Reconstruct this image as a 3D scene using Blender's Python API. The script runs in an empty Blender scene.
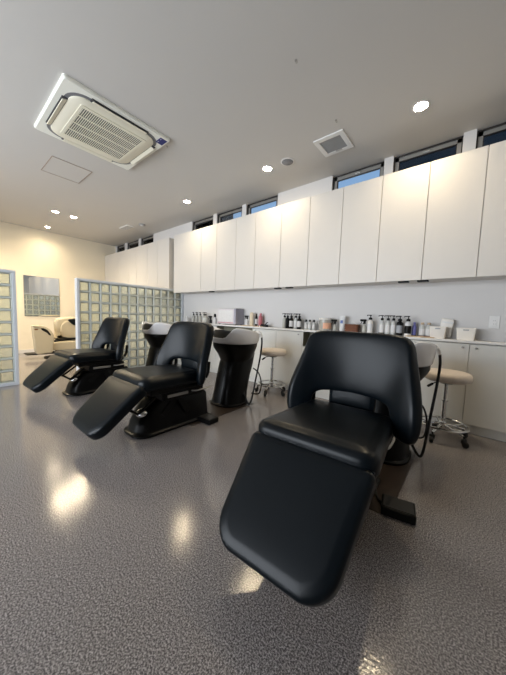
import bpy, bmesh, math, random
from mathutils import Vector, Matrix
random.seed(7)
PI = math.pi
scene = bpy.context.scene
COL = scene.collection

# ------------------------------------------------------------------ camera
camd = bpy.data.cameras.new('camera')
cam = bpy.data.objects.new('camera', camd)
COL.objects.link(cam)
camd.sensor_fit = 'HORIZONTAL'; camd.sensor_width = 36
camd.lens = 262.89 / 506 * 36
camd.clip_start = 0.02
R = Matrix(((0.769423, -0.076942, 0.634088), (0.637826, 0.039498, -0.769167), (0.034136, 0.996253, 0.079467)))
M4 = R.to_4x4(); M4.translation = Vector((0, 0, 1.08))
cam.matrix_world = M4
scene.camera = cam

# ------------------------------------------------------------------ colour management
vs = scene.view_settings
vs.view_transform = 'Standard'; vs.look = 'None'; vs.gamma = 1.0
vs.use_curve_mapping = False
vs.exposure = 0.06
cy = scene.cycles
cy.use_denoising = True
cy.max_bounces = 8; cy.diffuse_bounces = 4; cy.glossy_bounces = 4; cy.transmission_bounces = 8; cy.transparent_max_bounces = 12
cy.sample_clamp_indirect = 3.0
cy.caustics_reflective = False; cy.caustics_refractive = False

# ------------------------------------------------------------------ world: plain clear sky
w = bpy.data.worlds.new('sky'); scene.world = w; w.use_nodes = True
wn = w.node_tree; wn.nodes.clear()
out = wn.nodes.new('ShaderNodeOutputWorld'); bg = wn.nodes.new('ShaderNodeBackground')
tc = wn.nodes.new('ShaderNodeTexCoord'); sx = wn.nodes.new('ShaderNodeSeparateXYZ')
cr = wn.nodes.new('ShaderNodeValToRGB')
cr.color_ramp.elements[0].position = 0.0; cr.color_ramp.elements[0].color = (0.42, 0.60, 0.80, 1)
cr.color_ramp.elements[1].position = 0.8; cr.color_ramp.elements[1].color = (0.10, 0.28, 0.62, 1)
wn.links.new(tc.outputs['Generated'], sx.inputs[0]); wn.links.new(sx.outputs['Z'], cr.inputs[0])
wn.links.new(cr.outputs[0], bg.inputs['Color']); wn.links.new(bg.outputs[0], out.inputs[0])
bg.inputs['Strength'].default_value = 0.9

def area_light(name, loc, rot, sx_, sy_, power, col):
    d = bpy.data.lights.new(name, 'AREA'); d.shape = 'RECTANGLE'; d.size = sx_; d.size_y = sy_
    d.energy = power; d.color = col
    o = bpy.data.objects.new(name, d); COL.objects.link(o); o.location = loc; o.rotation_euler = rot
    return o
# daylight arriving through the shop window behind the camera (window opening in wall_front)
area_light('daylight', (-3.35, -3.15, 1.45), (PI/2, 0, 0), 4.9, 2.3, 350, (0.89, 0.94, 1.0))

WARM = (1.0, 0.80, 0.52)
WARMER = (1.0, 0.82, 0.56)
def spot(loc, power, col, angle=150, blend=1.0, r=0.035):
    d = bpy.data.lights.new('downlight_beam', 'SPOT'); d.energy = power; d.color = col
    d.spot_size = math.radians(angle); d.spot_blend = blend; d.shadow_soft_size = r
    o = bpy.data.objects.new('downlight_beam', d); COL.objects.link(o); o.location = loc
    return o

# ------------------------------------------------------------------ materials
def mat(name, col, rough=0.5, metal=0.0, spec=0.5, noise=None, bump=None, coat=0.0, coat_rough=0.1, emit=None, trans=0.0, ior=1.45, alpha=1.0):
    m = bpy.data.materials.new(name); m.use_nodes = True
    nt = m.node_tree; b = nt.nodes['Principled BSDF']
    b.inputs['Base Color'].default_value = (*col, 1); b.inputs['Roughness'].default_value = rough
    b.inputs['Metallic'].default_value = metal; b.inputs['Specular IOR Level'].default_value = spec
    b.inputs['Coat Weight'].default_value = coat; b.inputs['Coat Roughness'].default_value = coat_rough
    b.inputs['Transmission Weight'].default_value = trans; b.inputs['IOR'].default_value = ior
    if emit:
        b.inputs['Emission Color'].default_value = (*emit[0], 1); b.inputs['Emission Strength'].default_value = emit[1]
    tcn = nt.nodes.new('ShaderNodeTexCoord')
    if noise:
        sc, amt = noise
        n = nt.nodes.new('ShaderNodeTexNoise'); n.inputs['Scale'].default_value = sc; n.inputs['Detail'].default_value = 4
        mx = nt.nodes.new('ShaderNodeMix'); mx.data_type = 'RGBA'
        mx.inputs[6].default_value = (*[c*(1-amt) for c in col], 1); mx.inputs[7].default_value = (*[min(1, c*(1+amt)) for c in col], 1)
        nt.links.new(tcn.outputs['Object'], n.inputs['Vector']); nt.links.new(n.outputs['Fac'], mx.inputs[0])
        nt.links.new(mx.outputs[2], b.inputs['Base Color'])
    if bump:
        sc, st, dist = bump
        n2 = nt.nodes.new('ShaderNodeTexNoise'); n2.inputs['Scale'].default_value = sc; n2.inputs['Detail'].default_value = 3
        bp = nt.nodes.new('ShaderNodeBump'); bp.inputs['Strength'].default_value = st; bp.inputs['Distance'].default_value = dist
        nt.links.new(tcn.outputs['Object'], n2.inputs['Vector']); nt.links.new(n2.outputs['Fac'], bp.inputs['Height'])
        nt.links.new(bp.outputs[0], b.inputs['Normal'])
    return m

M = {}
M['wall'] = mat('wall_paint', (0.66, 0.64, 0.62), 0.7, noise=(3, 0.02), bump=(220, 0.15, 0.001))
M['wall_cream'] = mat('wall_paint_cream', (0.80, 0.72, 0.57), 0.7, noise=(3, 0.02))
M['ceiling'] = mat('ceiling_paint', (0.60, 0.58, 0.55), 0.8, noise=(2, 0.015))
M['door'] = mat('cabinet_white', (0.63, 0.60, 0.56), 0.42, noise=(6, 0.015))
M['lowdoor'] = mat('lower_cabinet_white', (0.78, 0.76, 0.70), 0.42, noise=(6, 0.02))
M['dark_gap'] = mat('carcass_grey', (0.16, 0.15, 0.14), 0.7, noise=(10, 0.05))
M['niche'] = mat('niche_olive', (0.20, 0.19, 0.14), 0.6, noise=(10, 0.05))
M['counter'] = mat('worktop_white', (0.74, 0.73, 0.71), 0.3, noise=(8, 0.02))
M['leather'] = mat('black_leather', (0.003, 0.005, 0.007), 0.32, spec=0.22, noise=(5, 0.2), bump=(160, 0.10, 0.001))
M['black'] = mat('black_plastic', (0.005, 0.005, 0.005), 0.45, spec=0.2, noise=(8, 0.15))
M['gloss_black'] = mat('gloss_black_cover', (0.004, 0.004, 0.004), 0.3, spec=0.2, noise=(8, 0.15))
M['rubber'] = mat('black_rubber', (0.012, 0.012, 0.012), 0.5, noise=(20, 0.15))
M['plate'] = mat('floor_plate', (0.035, 0.024, 0.018), 0.35, noise=(7, 0.35))
M['ceramic'] = mat('white_ceramic', (0.92, 0.92, 0.94), 0.12, noise=(2, 0.01), coat=0.5)
M['chrome'] = mat('chrome', (0.75, 0.75, 0.74), 0.14, metal=1.0, noise=(10, 0.03))
M['alu'] = mat('aluminium', (0.36, 0.35, 0.33), 0.35, metal=0.6, noise=(10, 0.05))
M['bronze'] = mat('dark_window_metal', (0.03, 0.025, 0.022), 0.4, noise=(10, 0.1))
M['cream_seat'] = mat('beige_vinyl', (0.74, 0.65, 0.56), 0.5, noise=(5, 0.04))
M['cream'] = mat('cream_leather', (0.52, 0.45, 0.32), 0.42, noise=(4, 0.05))
M['ac'] = mat('ac_white', (0.88, 0.88, 0.80), 0.5, noise=(3, 0.02))
M['ac_in'] = mat('ac_cream', (0.82, 0.78, 0.64), 0.5, noise=(3, 0.03))
M['ac_dark'] = mat('ac_slot_dark', (0.05, 0.05, 0.055), 0.6, noise=(3, 0.1))
M['filter'] = mat('ac_filter', (0.13, 0.13, 0.115), 0.8, noise=(3, 0.1))
M['channel'] = mat('ac_channel', (0.17, 0.175, 0.19), 0.5, noise=(3, 0.1))
M['navy'] = mat('navy_sticker', (0.02, 0.025, 0.17), 0.4, noise=(3, 0.1))
M['white'] = mat('white_plastic', (0.78, 0.77, 0.75), 0.4, noise=(4, 0.02))
M['bin'] = mat('white_bin_plastic', (0.84, 0.80, 0.74), 0.45, noise=(4, 0.02))
M['grey'] = mat('grey_grille', (0.36, 0.36, 0.355), 0.6, noise=(10, 0.1))
M['hatch'] = mat('hatch_trim_brown', (0.36, 0.28, 0.22), 0.6, noise=(10, 0.1))
M['hatch_grey'] = mat('speaker_mesh_grey', (0.24, 0.24, 0.25), 0.7, noise=(40, 0.2))
M['frame'] = mat('partition_frame_grey', (0.62, 0.65, 0.69), 0.4, metal=0.0, noise=(5, 0.04))
M['grout'] = mat('block_joint_grey', (0.66, 0.69, 0.65), 0.6, noise=(30, 0.06))
M['micro'] = mat('microwave_front', (0.66, 0.62, 0.64), 0.4, noise=(3, 0.02))
M['micro2'] = mat('microwave_side', (0.36, 0.35, 0.41), 0.45, noise=(3, 0.02))
M['clear'] = mat('frosted_bottle', (0.58, 0.59, 0.56), 0.3, noise=(3, 0.05))
M['amber_clear'] = mat('translucent_bottle', (0.46, 0.45, 0.40), 0.25, noise=(3, 0.08))
M['label_white'] = mat('label_white', (0.72, 0.71, 0.70), 0.5, noise=(60, 0.12))
M['label_grey'] = mat('label_grey', (0.35, 0.36, 0.38), 0.5, noise=(60, 0.15))
M['beige'] = mat('beige_box', (0.75, 0.63, 0.44), 0.5, noise=(4, 0.04))
M['pink'] = mat('pink_bottle', (0.52, 0.16, 0.18), 0.35, noise=(4, 0.05))
M['peach'] = mat('peach_label', (0.80, 0.45, 0.30), 0.5, noise=(10, 0.1))
M['bluelabel'] = mat('blue_print', (0.10, 0.16, 0.40), 0.5, noise=(30, 0.2))
M['purple'] = mat('violet_bottle', (0.20, 0.20, 0.50), 0.35, noise=(4, 0.05))
M['wicker'] = mat('brown_wicker', (0.16, 0.055, 0.025), 0.6, noise=(60, 0.4), bump=(120, 0.6, 0.004))
M['wood'] = mat('light_wood', (0.50, 0.38, 0.26), 0.5, noise=(12, 0.15))
M['redcap'] = mat('dark_red_base', (0.16, 0.03, 0.02), 0.5, noise=(4, 0.05))
M['outside'] = mat('neighbour_wall', (0.02, 0.03, 0.04), 0.8, noise=(3, 0.1))
M['emit'] = mat('lamp_glow', (1, 0.9, 0.7), 0.5, emit=((1.0, 0.84, 0.58), 170))

def floor_mat():
    m = bpy.data.materials.new('speckled_floor'); m.use_nodes = True
    nt = m.node_tree; b = nt.nodes['Principled BSDF']; L = nt.links.new
    tcn = nt.nodes.new('ShaderNodeTexCoord')
    n = nt.nodes.new('ShaderNodeTexNoise'); n.inputs['Scale'].default_value = 165; n.inputs['Detail'].default_value = 5; n.inputs['Roughness'].default_value = 0.75
    r = nt.nodes.new('ShaderNodeValToRGB')
    e = r.color_ramp.elements
    e[0].position = 0.42; e[0].color = (0.070, 0.064, 0.064, 1)
    e[1].position = 0.59; e[1].color = (0.45, 0.42, 0.41, 1)
    e2 = r.color_ramp.elements.new(0.5); e2.color = (0.200, 0.182, 0.179, 1)
    v = nt.nodes.new('ShaderNodeTexVoronoi'); v.inputs['Scale'].default_value = 160
    mx = nt.nodes.new('ShaderNodeMix'); mx.data_type = 'RGBA'; mx.blend_type = 'MULTIPLY'; mx.inputs[0].default_value = 0.35
    vr = nt.nodes.new('ShaderNodeValToRGB'); vr.color_ramp.elements[0].color = (0.45, 0.42, 0.42, 1); vr.color_ramp.elements[1].color = (1.15, 1.15, 1.15, 1)
    L(tcn.outputs['Object'], n.inputs['Vector']); L(tcn.outputs['Object'], v.inputs['Vector'])
    L(n.outputs['Fac'], r.inputs[0]); L(v.outputs['Color'], vr.inputs[0])
    L(r.outputs[0], mx.inputs[6]); L(vr.outputs[0], mx.inputs[7]); L(mx.outputs[2], b.inputs['Base Color'])
    b.inputs['Roughness'].default_value = 0.13; b.inputs['Specular IOR Level'].default_value = 0.5
    n2 = nt.nodes.new('ShaderNodeTexNoise'); n2.inputs['Scale'].default_value = 85; n2.inputs['Detail'].default_value = 3
    bp = nt.nodes.new('ShaderNodeBump'); bp.inputs['Strength'].default_value = 0.30; bp.inputs['Distance'].default_value = 0.0016
    L(tcn.outputs['Object'], n2.inputs['Vector']); L(n2.outputs['Fac'], bp.inputs['Height']); L(bp.outputs[0], b.inputs['Normal'])
    return m
M['floor'] = floor_mat()

def glass_block_mat():
    m = bpy.data.materials.new('glass_block'); m.use_nodes = True
    nt = m.node_tree; b = nt.nodes['Principled BSDF']; L = nt.links.new
    b.inputs['Base Color'].default_value = (0.93, 0.98, 0.94, 1); b.inputs['Roughness'].default_value = 0.25
    b.inputs['Transmission Weight'].default_value = 1.0; b.inputs['IOR'].default_value = 1.33
    tcn = nt.nodes.new('ShaderNodeTexCoord')
    n2 = nt.nodes.new('ShaderNodeTexNoise'); n2.inputs['Scale'].default_value = 45
    bp = nt.nodes.new('ShaderNodeBump'); bp.inputs['Strength'].default_value = 0.5; bp.inputs['Distance'].default_value = 0.004
    L(tcn.outputs['Object'], n2.inputs['Vector']); L(n2.outputs['Fac'], bp.inputs['Height']); L(bp.outputs[0], b.inputs['Normal'])
    # part of the light goes straight through, part is scattered by the rippled inner faces
    tr = nt.nodes.new('ShaderNodeBsdfTransparent'); tr.inputs[0].default_value = (0.90, 0.95, 0.91, 1)
    df = nt.nodes.new('ShaderNodeBsdfTranslucent'); df.inputs[0].default_value = (0.80, 0.88, 0.80, 1)
    d2 = nt.nodes.new('ShaderNodeBsdfDiffuse'); d2.inputs[0].default_value = (0.62, 0.68, 0.63, 1)
    ms = nt.nodes.new('ShaderNodeMixShader'); ms.inputs[0].default_value = 0.45
    m2 = nt.nodes.new('ShaderNodeMixShader'); m2.inputs[0].default_value = 0.5
    m3 = nt.nodes.new('ShaderNodeMixShader'); m3.inputs[0].default_value = 0.22
    o = nt.nodes['Material Output']
    L(b.outputs[0], ms.inputs[1]); L(tr.outputs[0], ms.inputs[2]); L(df.outputs[0], m2.inputs[1]); L(d2.outputs[0], m2.inputs[2])
    L(ms.outputs[0], m3.inputs[1]); L(m2.outputs[0], m3.inputs[2]); L(m3.outputs[0], o.inputs[0])
    return m
M['block'] = glass_block_mat()
M['block_rim'] = mat('block_rim_green', (0.58, 0.62, 0.57), 0.35, noise=(20, 0.1), trans=0.35)

def thin_glass():
    m = bpy.data.materials.new('window_glass'); m.use_nodes = True
    nt = m.node_tree; nt.nodes.clear(); L = nt.links.new
    o = nt.nodes.new('ShaderNodeOutputMaterial'); ms = nt.nodes.new('ShaderNodeMixShader')
    t = nt.nodes.new('ShaderNodeBsdfTransparent'); g = nt.nodes.new('ShaderNodeBsdfGlossy'); g.inputs['Roughness'].default_value = 0.02
    f = nt.nodes.new('ShaderNodeFresnel'); f.inputs[0].default_value = 1.3
    L(f.outputs[0], ms.inputs[0]); L(t.outputs[0], ms.inputs[1]); L(g.outputs[0], ms.inputs[2]); L(ms.outputs[0], o.inputs[0])
    return m
M['glass'] = thin_glass()
M['mirror'] = mat('mirror_glass', (0.86, 0.88, 0.88), 0.02, metal=1.0)
M['clearjar'] = mat('clear_jar', (0.85, 0.82, 0.74), 0.15, trans=0.6)

# ------------------------------------------------------------------ mesh helpers
def T(x=0, y=0, z=0, rx=0, ry=0, rz=0):
    return Matrix.Translation((x, y, z)) @ Matrix.Rotation(rz, 4, 'Z') @ Matrix.Rotation(ry, 4, 'Y') @ Matrix.Rotation(rx, 4, 'X')
I4 = Matrix.Identity(4)

class MB:
    def __init__(s): s.bm = bmesh.new()
    def box(s, x0, x1, y0, y1, z0, z1, bev=0.0, m=I4, seg=2):
        t = bmesh.new()
        bmesh.ops.create_cube(t, size=1, matrix=Matrix.Translation(((x0+x1)/2, (y0+y1)/2, (z0+z1)/2)) @ Matrix.Diagonal((abs(x1-x0), abs(y1-y0), abs(z1-z0), 1)))
        if bev: bmesh.ops.bevel(t, geom=t.edges[:], offset=bev, segments=seg, profile=0.5, affect='EDGES')
        s._merge(t, m); return s
    def _merge(s, t, m):
        t.transform(m)
        if m.determinant() < 0: bmesh.ops.reverse_faces(t, faces=t.faces[:])
        me = bpy.data.meshes.new('tmp'); t.to_mesh(me); t.free(); s.bm.from_mesh(me); bpy.data.meshes.remove(me)
    def lathe(s, prof, seg=24, m=I4, sx=1.0, sy=1.0):
        t = bmesh.new(); rings = []
        for r, z in prof:
            if r < 1e-6: rings.append([t.verts.new((0, 0, z))])
            else: rings.append([t.verts.new((sx*r*math.cos(2*PI*i/seg), sy*r*math.sin(2*PI*i/seg), z)) for i in range(seg)])
        for a, b in zip(rings[:-1], rings[1:]):
            if len(a) == 1 and len(b) == 1: continue
            for i in range(seg):
                j = (i+1) % seg
                if len(a) == 1: t.faces.new((a[0], b[j], b[i]))
                elif len(b) == 1: t.faces.new((a[i], a[j], b[0]))
                else: t.faces.new((a[i], a[j], b[j], b[i]))
        if len(rings[0]) > 1: t.faces.new(rings[0][::-1])
        if len(rings[-1]) > 1: t.faces.new(rings[-1])
        bmesh.ops.recalc_face_normals(t, faces=t.faces[:])
        s._merge(t, m); return s
    def loft(s, rings, m=I4, cap=True, closed=True):
        t = bmesh.new(); rv = [[t.verts.new(p) for p in r] for r in rings]; n = len(rv[0])
        for a, b in zip(rv[:-1], rv[1:]):
            for i in range(n if closed else n-1):
                j = (i+1) % n; t.faces.new((a[i], a[j], b[j], b[i]))
        if cap: t.faces.new(rv[0][::-1]); t.faces.new(rv[-1])
        bmesh.ops.recalc_face_normals(t, faces=t.faces[:])
        s._merge(t, m); return s
    def tube(s, pts, r, seg=10, m=I4, smooth=True):
        P = [Vector(p) for p in pts]
        if smooth and len(P) > 2:
            Q = []
            for i in range(len(P)-1):
                p0 = P[max(i-1, 0)]; p1 = P[i]; p2 = P[i+1]; p3 = P[min(i+2, len(P)-1)]
                for k in range(6):
                    u = k/6
                    Q.append(0.5*((2*p1)+(p2-p0)*u+(2*p0-5*p1+4*p2-p3)*u*u+(3*p1-p0-3*p2+p3)*u**3))
            Q.append(P[-1]); P = Q
        rings = []; up = None
        for i, p in enumerate(P):
            d = (P[min(i+1, len(P)-1)] - P[max(i-1, 0)]).normalized()
            if up is None:
                up = Vector((0, 0, 1)) if abs(d.z) < 0.9 else Vector((1, 0, 0))
            x = d.cross(up).normalized(); up = x.cross(d).normalized()
            rings.append([p + r*(math.cos(2*PI*k/seg)*x + math.sin(2*PI*k/seg)*up) for k in range(seg)])
        return s.loft(rings, m)
    def build(s, name, material, parent=None, smooth=True, subsurf=0, loc=None, auto=True):
        me = bpy.data.meshes.new(name); s.bm.to_mesh(me); s.bm.free()
        me.materials.append(material)
        if smooth:
            for p in me.polygons: p.use_smooth = True
            if auto and not subsurf:
                me.set_sharp_from_angle(angle=math.radians(38))
        o = bpy.data.objects.new(name, me); COL.objects.link(o)
        if parent: o.parent = parent
        if loc: o.location = loc
        if subsurf:
            md = o.modifiers.new('sub', 'SUBSURF'); md.levels = subsurf; md.render_levels = subsurf
        return o

def round_poly(pts, radii, seg=6):
    n = len(pts); res = []
    for i in range(n):
        p = Vector(pts[i]); a = Vector(pts[i-1]); b = Vector(pts[(i+1) % n]); r = radii[i]
        u = (a-p).normalized(); v = (b-p).normalized()
        ang = u.angle(v); d = r/math.tan(ang/2)
        c = p + (u+v).normalized()*(r/math.sin(ang/2))
        s0 = p+u*d; s1 = p+v*d
        a0 = math.atan2((s0-c).y, (s0-c).x); a1 = math.atan2((s1-c).y, (s1-c).x)
        da = (a1-a0+PI) % (2*PI)-PI
        for k in range(seg+1):
            a_ = a0+da*k/seg; res.append((c.x+r*math.cos(a_), c.y+r*math.sin(a_)))
    return res

def pad(mb, outline, t, r, bulge=0.01, m=I4, rb=None):
    """cushion: outline (ccw, x-y), front face at z=0 bulging up, back at z=-t"""
    if rb is None: rb = r
    Q = []
    for i, p in enumerate(outline):
        a = Vector(p); b = Vector(outline[(i+1) % len(outline)]); k = max(1, int((b-a).length/0.03))
        if (b-a).length < 1e-5: continue
        Q += [a.lerp(b, j/k) for j in range(k)]
    P = Q; n = len(P)
    bx0 = min(p.x for p in P); bx1 = max(p.x for p in P); by0 = min(p.y for p in P); by1 = max(p.y for p in P)
    def bz(x, y):
        u = (2*x-bx0-bx1)/(bx1-bx0); v = (2*y-by0-by1)/(by1-by0)
        return bulge*max(0, 1-u**4)*max(0, 1-v**4)
    cx = sum(p.x for p in P)/n; cyy = sum(p.y for p in P)/n; c = Vector((cx, cyy))
    N = []
    for i in range(n):
        d = (P[(i+1) % n]-P[i-1]).normalized(); N.append(Vector((d.y, -d.x)))
    def ring(inset, z): return [(P[i].x-N[i].x*inset, P[i].y-N[i].y*inset, z) for i in range(n)]
    def sring(f, z, inset): return [(c.x+(P[i].x-N[i].x*inset-c.x)*f, c.y+(P[i].y-N[i].y*inset-c.y)*f, z) for i in range(n)]
    rings = [sring(0.3, -t, rb), sring(0.8, -t, rb)]
    for k in range(0, 5):
        a = PI/2*k/4; rings.append(ring(rb*(1-math.sin(a)), -t+rb*(1-math.cos(a))))
    for k in range(0, 6):
        a = PI/2*k/5; rings.append(ring(r*(1-math.cos(a)), -r+r*math.sin(a)))
    for f in (0.96, 0.90, 0.82, 0.72, 0.60, 0.48, 0.35, 0.22, 0.10, 0.02):
        rings.append([(x, y, bz(x, y)) for x, y, _ in sring(f, 0, r)])
    return mb.loft(rings, m)

def tag(o, label, cat, group=None):
    o['label'] = label; o['category'] = cat
    if group: o['group'] = group
    return o
def empty(name, loc, rz=0.0, label=None, cat=None, group=None):
    o = bpy.data.objects.new(name, None); COL.objects.link(o); o.location = loc; o.rotation_euler = (0, 0, rz)
    o.empty_display_size = 0.1
    if label: tag(o, label, cat, group)
    return o
def struct(o): o['kind'] = 'structure'; return o
def copy_tree(o, parent=None):
    c = o.copy(); COL.objects.link(c); c.parent = parent
    for ch in o.children: copy_tree(ch, c)
    return c

# ================================================================== SETTING
CZ = 3.01; WY = 3.50; FX = -8.29
struct(MB().box(-8.5, 3.0, -3.0, 3.7, -0.1, 0).build('floor', M['floor'], smooth=False))
struct(MB().box(-8.5, 3.0, -3.0, 3.7, CZ, CZ+0.15).build('ceiling', M['ceiling'], smooth=False))
struct(MB().box(FX-0.15, FX, -3.0, 3.7, 0, CZ).build('wall_left', M['wall_cream'], smooth=False))
struct(MB().box(2.6, 2.75, -3.0, 3.7, 0, CZ).build('wall_right', M['wall'], smooth=False))
# long wall: solid below the clerestory, piers between the windows above it
WIN = [(-8.20, -7.69), (-7.55, -6.90), (-6.79, -6.16), (-4.63, -3.98), (-3.88, -3.23), (-3.135, -2.48), (-1.59, -0.945), (-0.845, -0.205), (-0.10, 0.55), (0.65, 1.30)]
wb = MB(); wb.box(FX, 2.6, WY, WY+0.12, 0, 2.62)
xs = FX
for a, b in WIN + [(2.6, 2.6)]:
    if a > xs: wb.box(xs, a, WY, WY+0.12, 2.62, CZ)
    xs = b
struct(wb.build('wall_back', M['wall'], smooth=False))
# front wall behind the camera with a wide shop window
fw = MB()
fw.box(FX, -5.9, -3.0, -2.88, 0, CZ).box(-0.8, 2.6, -3.0, -2.88, 0, CZ).box(-5.9, -0.8, -3.0, -2.88, 0, 0.25).box(-5.9, -0.8, -3.0, -2.88, 2.65, CZ)
struct(fw.build('wall_front', M['wall'], smooth=False))
wf = MB()
for x in (-5.9, -4.22, -2.55, -0.85): wf.box(x, x+0.05, -2.97, -2.91, 0.25, 2.65)
wf.box(-5.9, -0.8, -2.97, -2.91, 0.25, 0.30).box(-5.9, -0.8, -2.97, -2.91, 2.60, 2.65)
o = wf.build('window_11', M['bronze'], smooth=False); struct(o)
MB().box(-5.85, -0.85, -2.945, -2.935, 0.3, 2.6).build('glass_pane', M['glass'], o, smooth=False)
# clerestory windows
for i, (a, b) in enumerate(WIN):
    y = WY+0.045
    f = MB(); z0 = 2.64; z1 = CZ-0.012
    f.box(a, b, y-0.02, y+0.06, z1-0.012, z1).box(a, b, y-0.02, y+0.06, z0, z0+0.02).box(a, a+0.012, y-0.02, y+0.06, z0, z1).box(b-0.012, b, y-0.02, y+0.06, z0, z1)
    o = struct(f.build('window_%d' % (i+1), M['bronze'], smooth=False))
    g = MB(); g.box(a+0.012, b-0.012, y, y+0.03, z1-0.050, z1-0.012).box(a+0.012, b-0.012, y, y+0.03, z0+0.02, z0+0.05).box(a+0.012, a+0.05, y, y+0.03, z0+0.02, z1-0.012).box(b-0.05, b-0.012, y, y+0.03, z0+0.02, z1-0.012)
    g.build('window_sash', M['alu'], o, smooth=False)
    g = MB(); g.box(a+0.05, b-0.05, y+0.002, y+0.026, z1-0.058, z1-0.050).box(a+0.05, a+0.058, y+0.002, y+0.026, z0+0.05, z1-0.05).box(b-0.058, b-0.05, y+0.002, y+0.026, z0+0.05, z1-0.05)
    g.build('window_bead', M['bronze'], o, smooth=False)
    MB().box(a+0.05, b-0.05, y+0.012, y+0.018, z0+0.05, z1-0.05).build('glass_pane', M['glass'], o, smooth=False)
    MB().box((a+b)/2-0.035, (a+b)/2+0.035, y-0.018, y+0.0, z1-0.045, z1-0.018, 0.004).build('window_latch', M['alu'], o, smooth=False)
# neighbouring building seen dark through the right-hand clerestory panes
ob = MB().box(-1.17, 4.0, 4.6, 6.0, 0, 5.2).box(-9.5, -5.9, 4.6, 6.0, 0, 5.2).box(-1.19, 4.0, 4.55, 6.0, 5.2, 5.3)
o = ob.build('exterior_wall', M['outside'], smooth=False); struct(o)

struct(MB().box(FX, FX+0.012, -3.0, 3.5, 0, 0.09).build('baseboard_left', M['wall'], smooth=False))

# ================================================================== GLASS BLOCK PARTITIONS
def block_partition(y0, y1, label, endpost_hi):
    root = empty('glass_block_partition', (-4.94, y0, 0), 0, label, 'glass block partition', 'glass block partitions')
    W = y1-y0; fr = 0.038; top = 1.60
    f = MB()
    f.box(-0.052, 0.052, 0, W, top-0.035, top, 0.004).box(-0.052, 0.052, 0, W, 0, 0.04, 0.004)
    f.box(-0.052, 0.052, 0, fr, 0.04, top-0.035, 0.003).box(-0.052, 0.052, W-fr, W, 0.04, top-0.035, 0.003)
    f.build('frame', M['frame'], root, smooth=False)
    ncol = max(1, round((W-2*fr)/0.1655)); pc = (W-2*fr)/ncol; nrow = 9; pr = (top-0.075)/nrow
    j = MB(); g = MB(); jw = 0.008
    for c in range(ncol+1):
        y = fr+c*pc; j.box(-0.036, 0.036, max(fr, y-jw), min(W-fr, y+jw), 0.04, top-0.035)
    for r in range(nrow+1):
        z = 0.04+r*pr; j.box(-0.0362, 0.0362, fr, W-fr, max(0.04, z-jw), min(top-0.035, z+jw))
    j.build('block_joints', M['grout'], root, smooth=False)
    for c in range(ncol):
        for r in range(nrow):
            ya = fr+c*pc+jw; yb = ya+pc-2*jw; za = 0.04+r*pr+jw; zb = za+pr-2*jw
            # each block: pillow faced hollow glass brick (outer skin + inner void)
            def skin(d, s):
                rings = []
                for (ins, x) in ((0.052, -0.024*s), (0.022, -0.026*s), (0.010, -0.034*s), (0.0, -0.040*s), (0.0, 0.040*s), (0.010, 0.034*s), (0.022, 0.026*s), (0.052, 0.024*s)):
                    rings.append([(x, ya+d+ins*0.5, za+d+ins*0.5), (x, yb-d-ins*0.5, za+d+ins*0.5), (x, yb-d-ins*0.5, zb-d-ins*0.5), (x, ya+d+ins*0.5, zb-d-ins*0.5)])
                return rings
            g.loft(skin(0.0, 1.0))
    o = g.build('glass_blocks', M['block'], root, smooth=False)
    o.data.materials.append(M['block_rim'])
    for k, p in enumerate(o.data.polygons):
        if abs(p.center.x) > 0.0262 or abs(p.normal.x) < 0.2: p.material_index = 1
    return root
block_partition(1.466, 3.495, 'long white-framed glass block partition running out from the cabinet wall behind the chairs', True)
block_partition(-1.2, 0.735, 'glass block partition at the left edge of the photo, only its last column showing', True)

# ================================================================== UPPER CABINETS
BY = 3.20; BZ0 = 1.515; BZ1 = 2.67
def upper_unit(seams, label, plates=()):
    a, b = seams[0], seams[-1]
    root = empty('wall_cabinet', ((a+b)/2, WY, BZ0), 0, label, 'wall cabinet', 'white wall cabinets under the clerestory')
    cx = (a+b)/2
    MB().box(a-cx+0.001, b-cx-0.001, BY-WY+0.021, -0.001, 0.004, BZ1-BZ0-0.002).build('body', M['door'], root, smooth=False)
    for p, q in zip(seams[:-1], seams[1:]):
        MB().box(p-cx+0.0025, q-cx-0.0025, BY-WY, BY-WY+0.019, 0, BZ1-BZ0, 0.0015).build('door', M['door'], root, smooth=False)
    for x in plates:
        MB().box(x-cx-0.05, x-cx+0.05, BY-WY+0.04, BY-WY+0.10, -0.014, 0.003, 0.003).build('latch_plate', M['black'], root, smooth=False)
US = [([-8.285, -7.36], 'cream-lit wall cabinet in the corner by the mirror wall'),
      ([-7.36, -6.85, -6.405], 'second wall cabinet from the mirror wall, beyond the glass blocks'),
      ([-6.405, -5.90, -5.452], 'third wall cabinet from the mirror wall, beyond the glass blocks'),
      ([-5.452, -5.0], 'single-door wall cabinet just beyond the glass block partition'),
      ([-4.83, -3.957], 'wide wall cabinet directly on the near side of the glass block partition'),
      ([-3.957, -3.538, -3.07], 'white two-door wall cabinet above the microwave'),
      ([-3.07, -2.662, -2.186], 'white two-door wall cabinet above the far stool'),
      ([-2.186, -1.740, -1.302], 'white two-door wall cabinet above the glass jar and small black-capped bottles'),
      ([-1.302, -0.865, -0.429], 'white two-door wall cabinet above the wicker basket'),
      ([-0.429, 0.003, 0.45], 'white two-door wall cabinet above the white bins, partly cut by the right edge')]
PL = {5: (-3.72,), 6: (-2.25,), 7: (-2.05,), 8: (-0.60,), 9: (-0.42,)}
for i, (s, l) in enumerate(US):
    upper_unit(s, l, PL.get(i, ()))
upper_unit([0.45, 0.9, 1.35], 'white two-door wall cabinet beyond the right edge of the picture')

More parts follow.
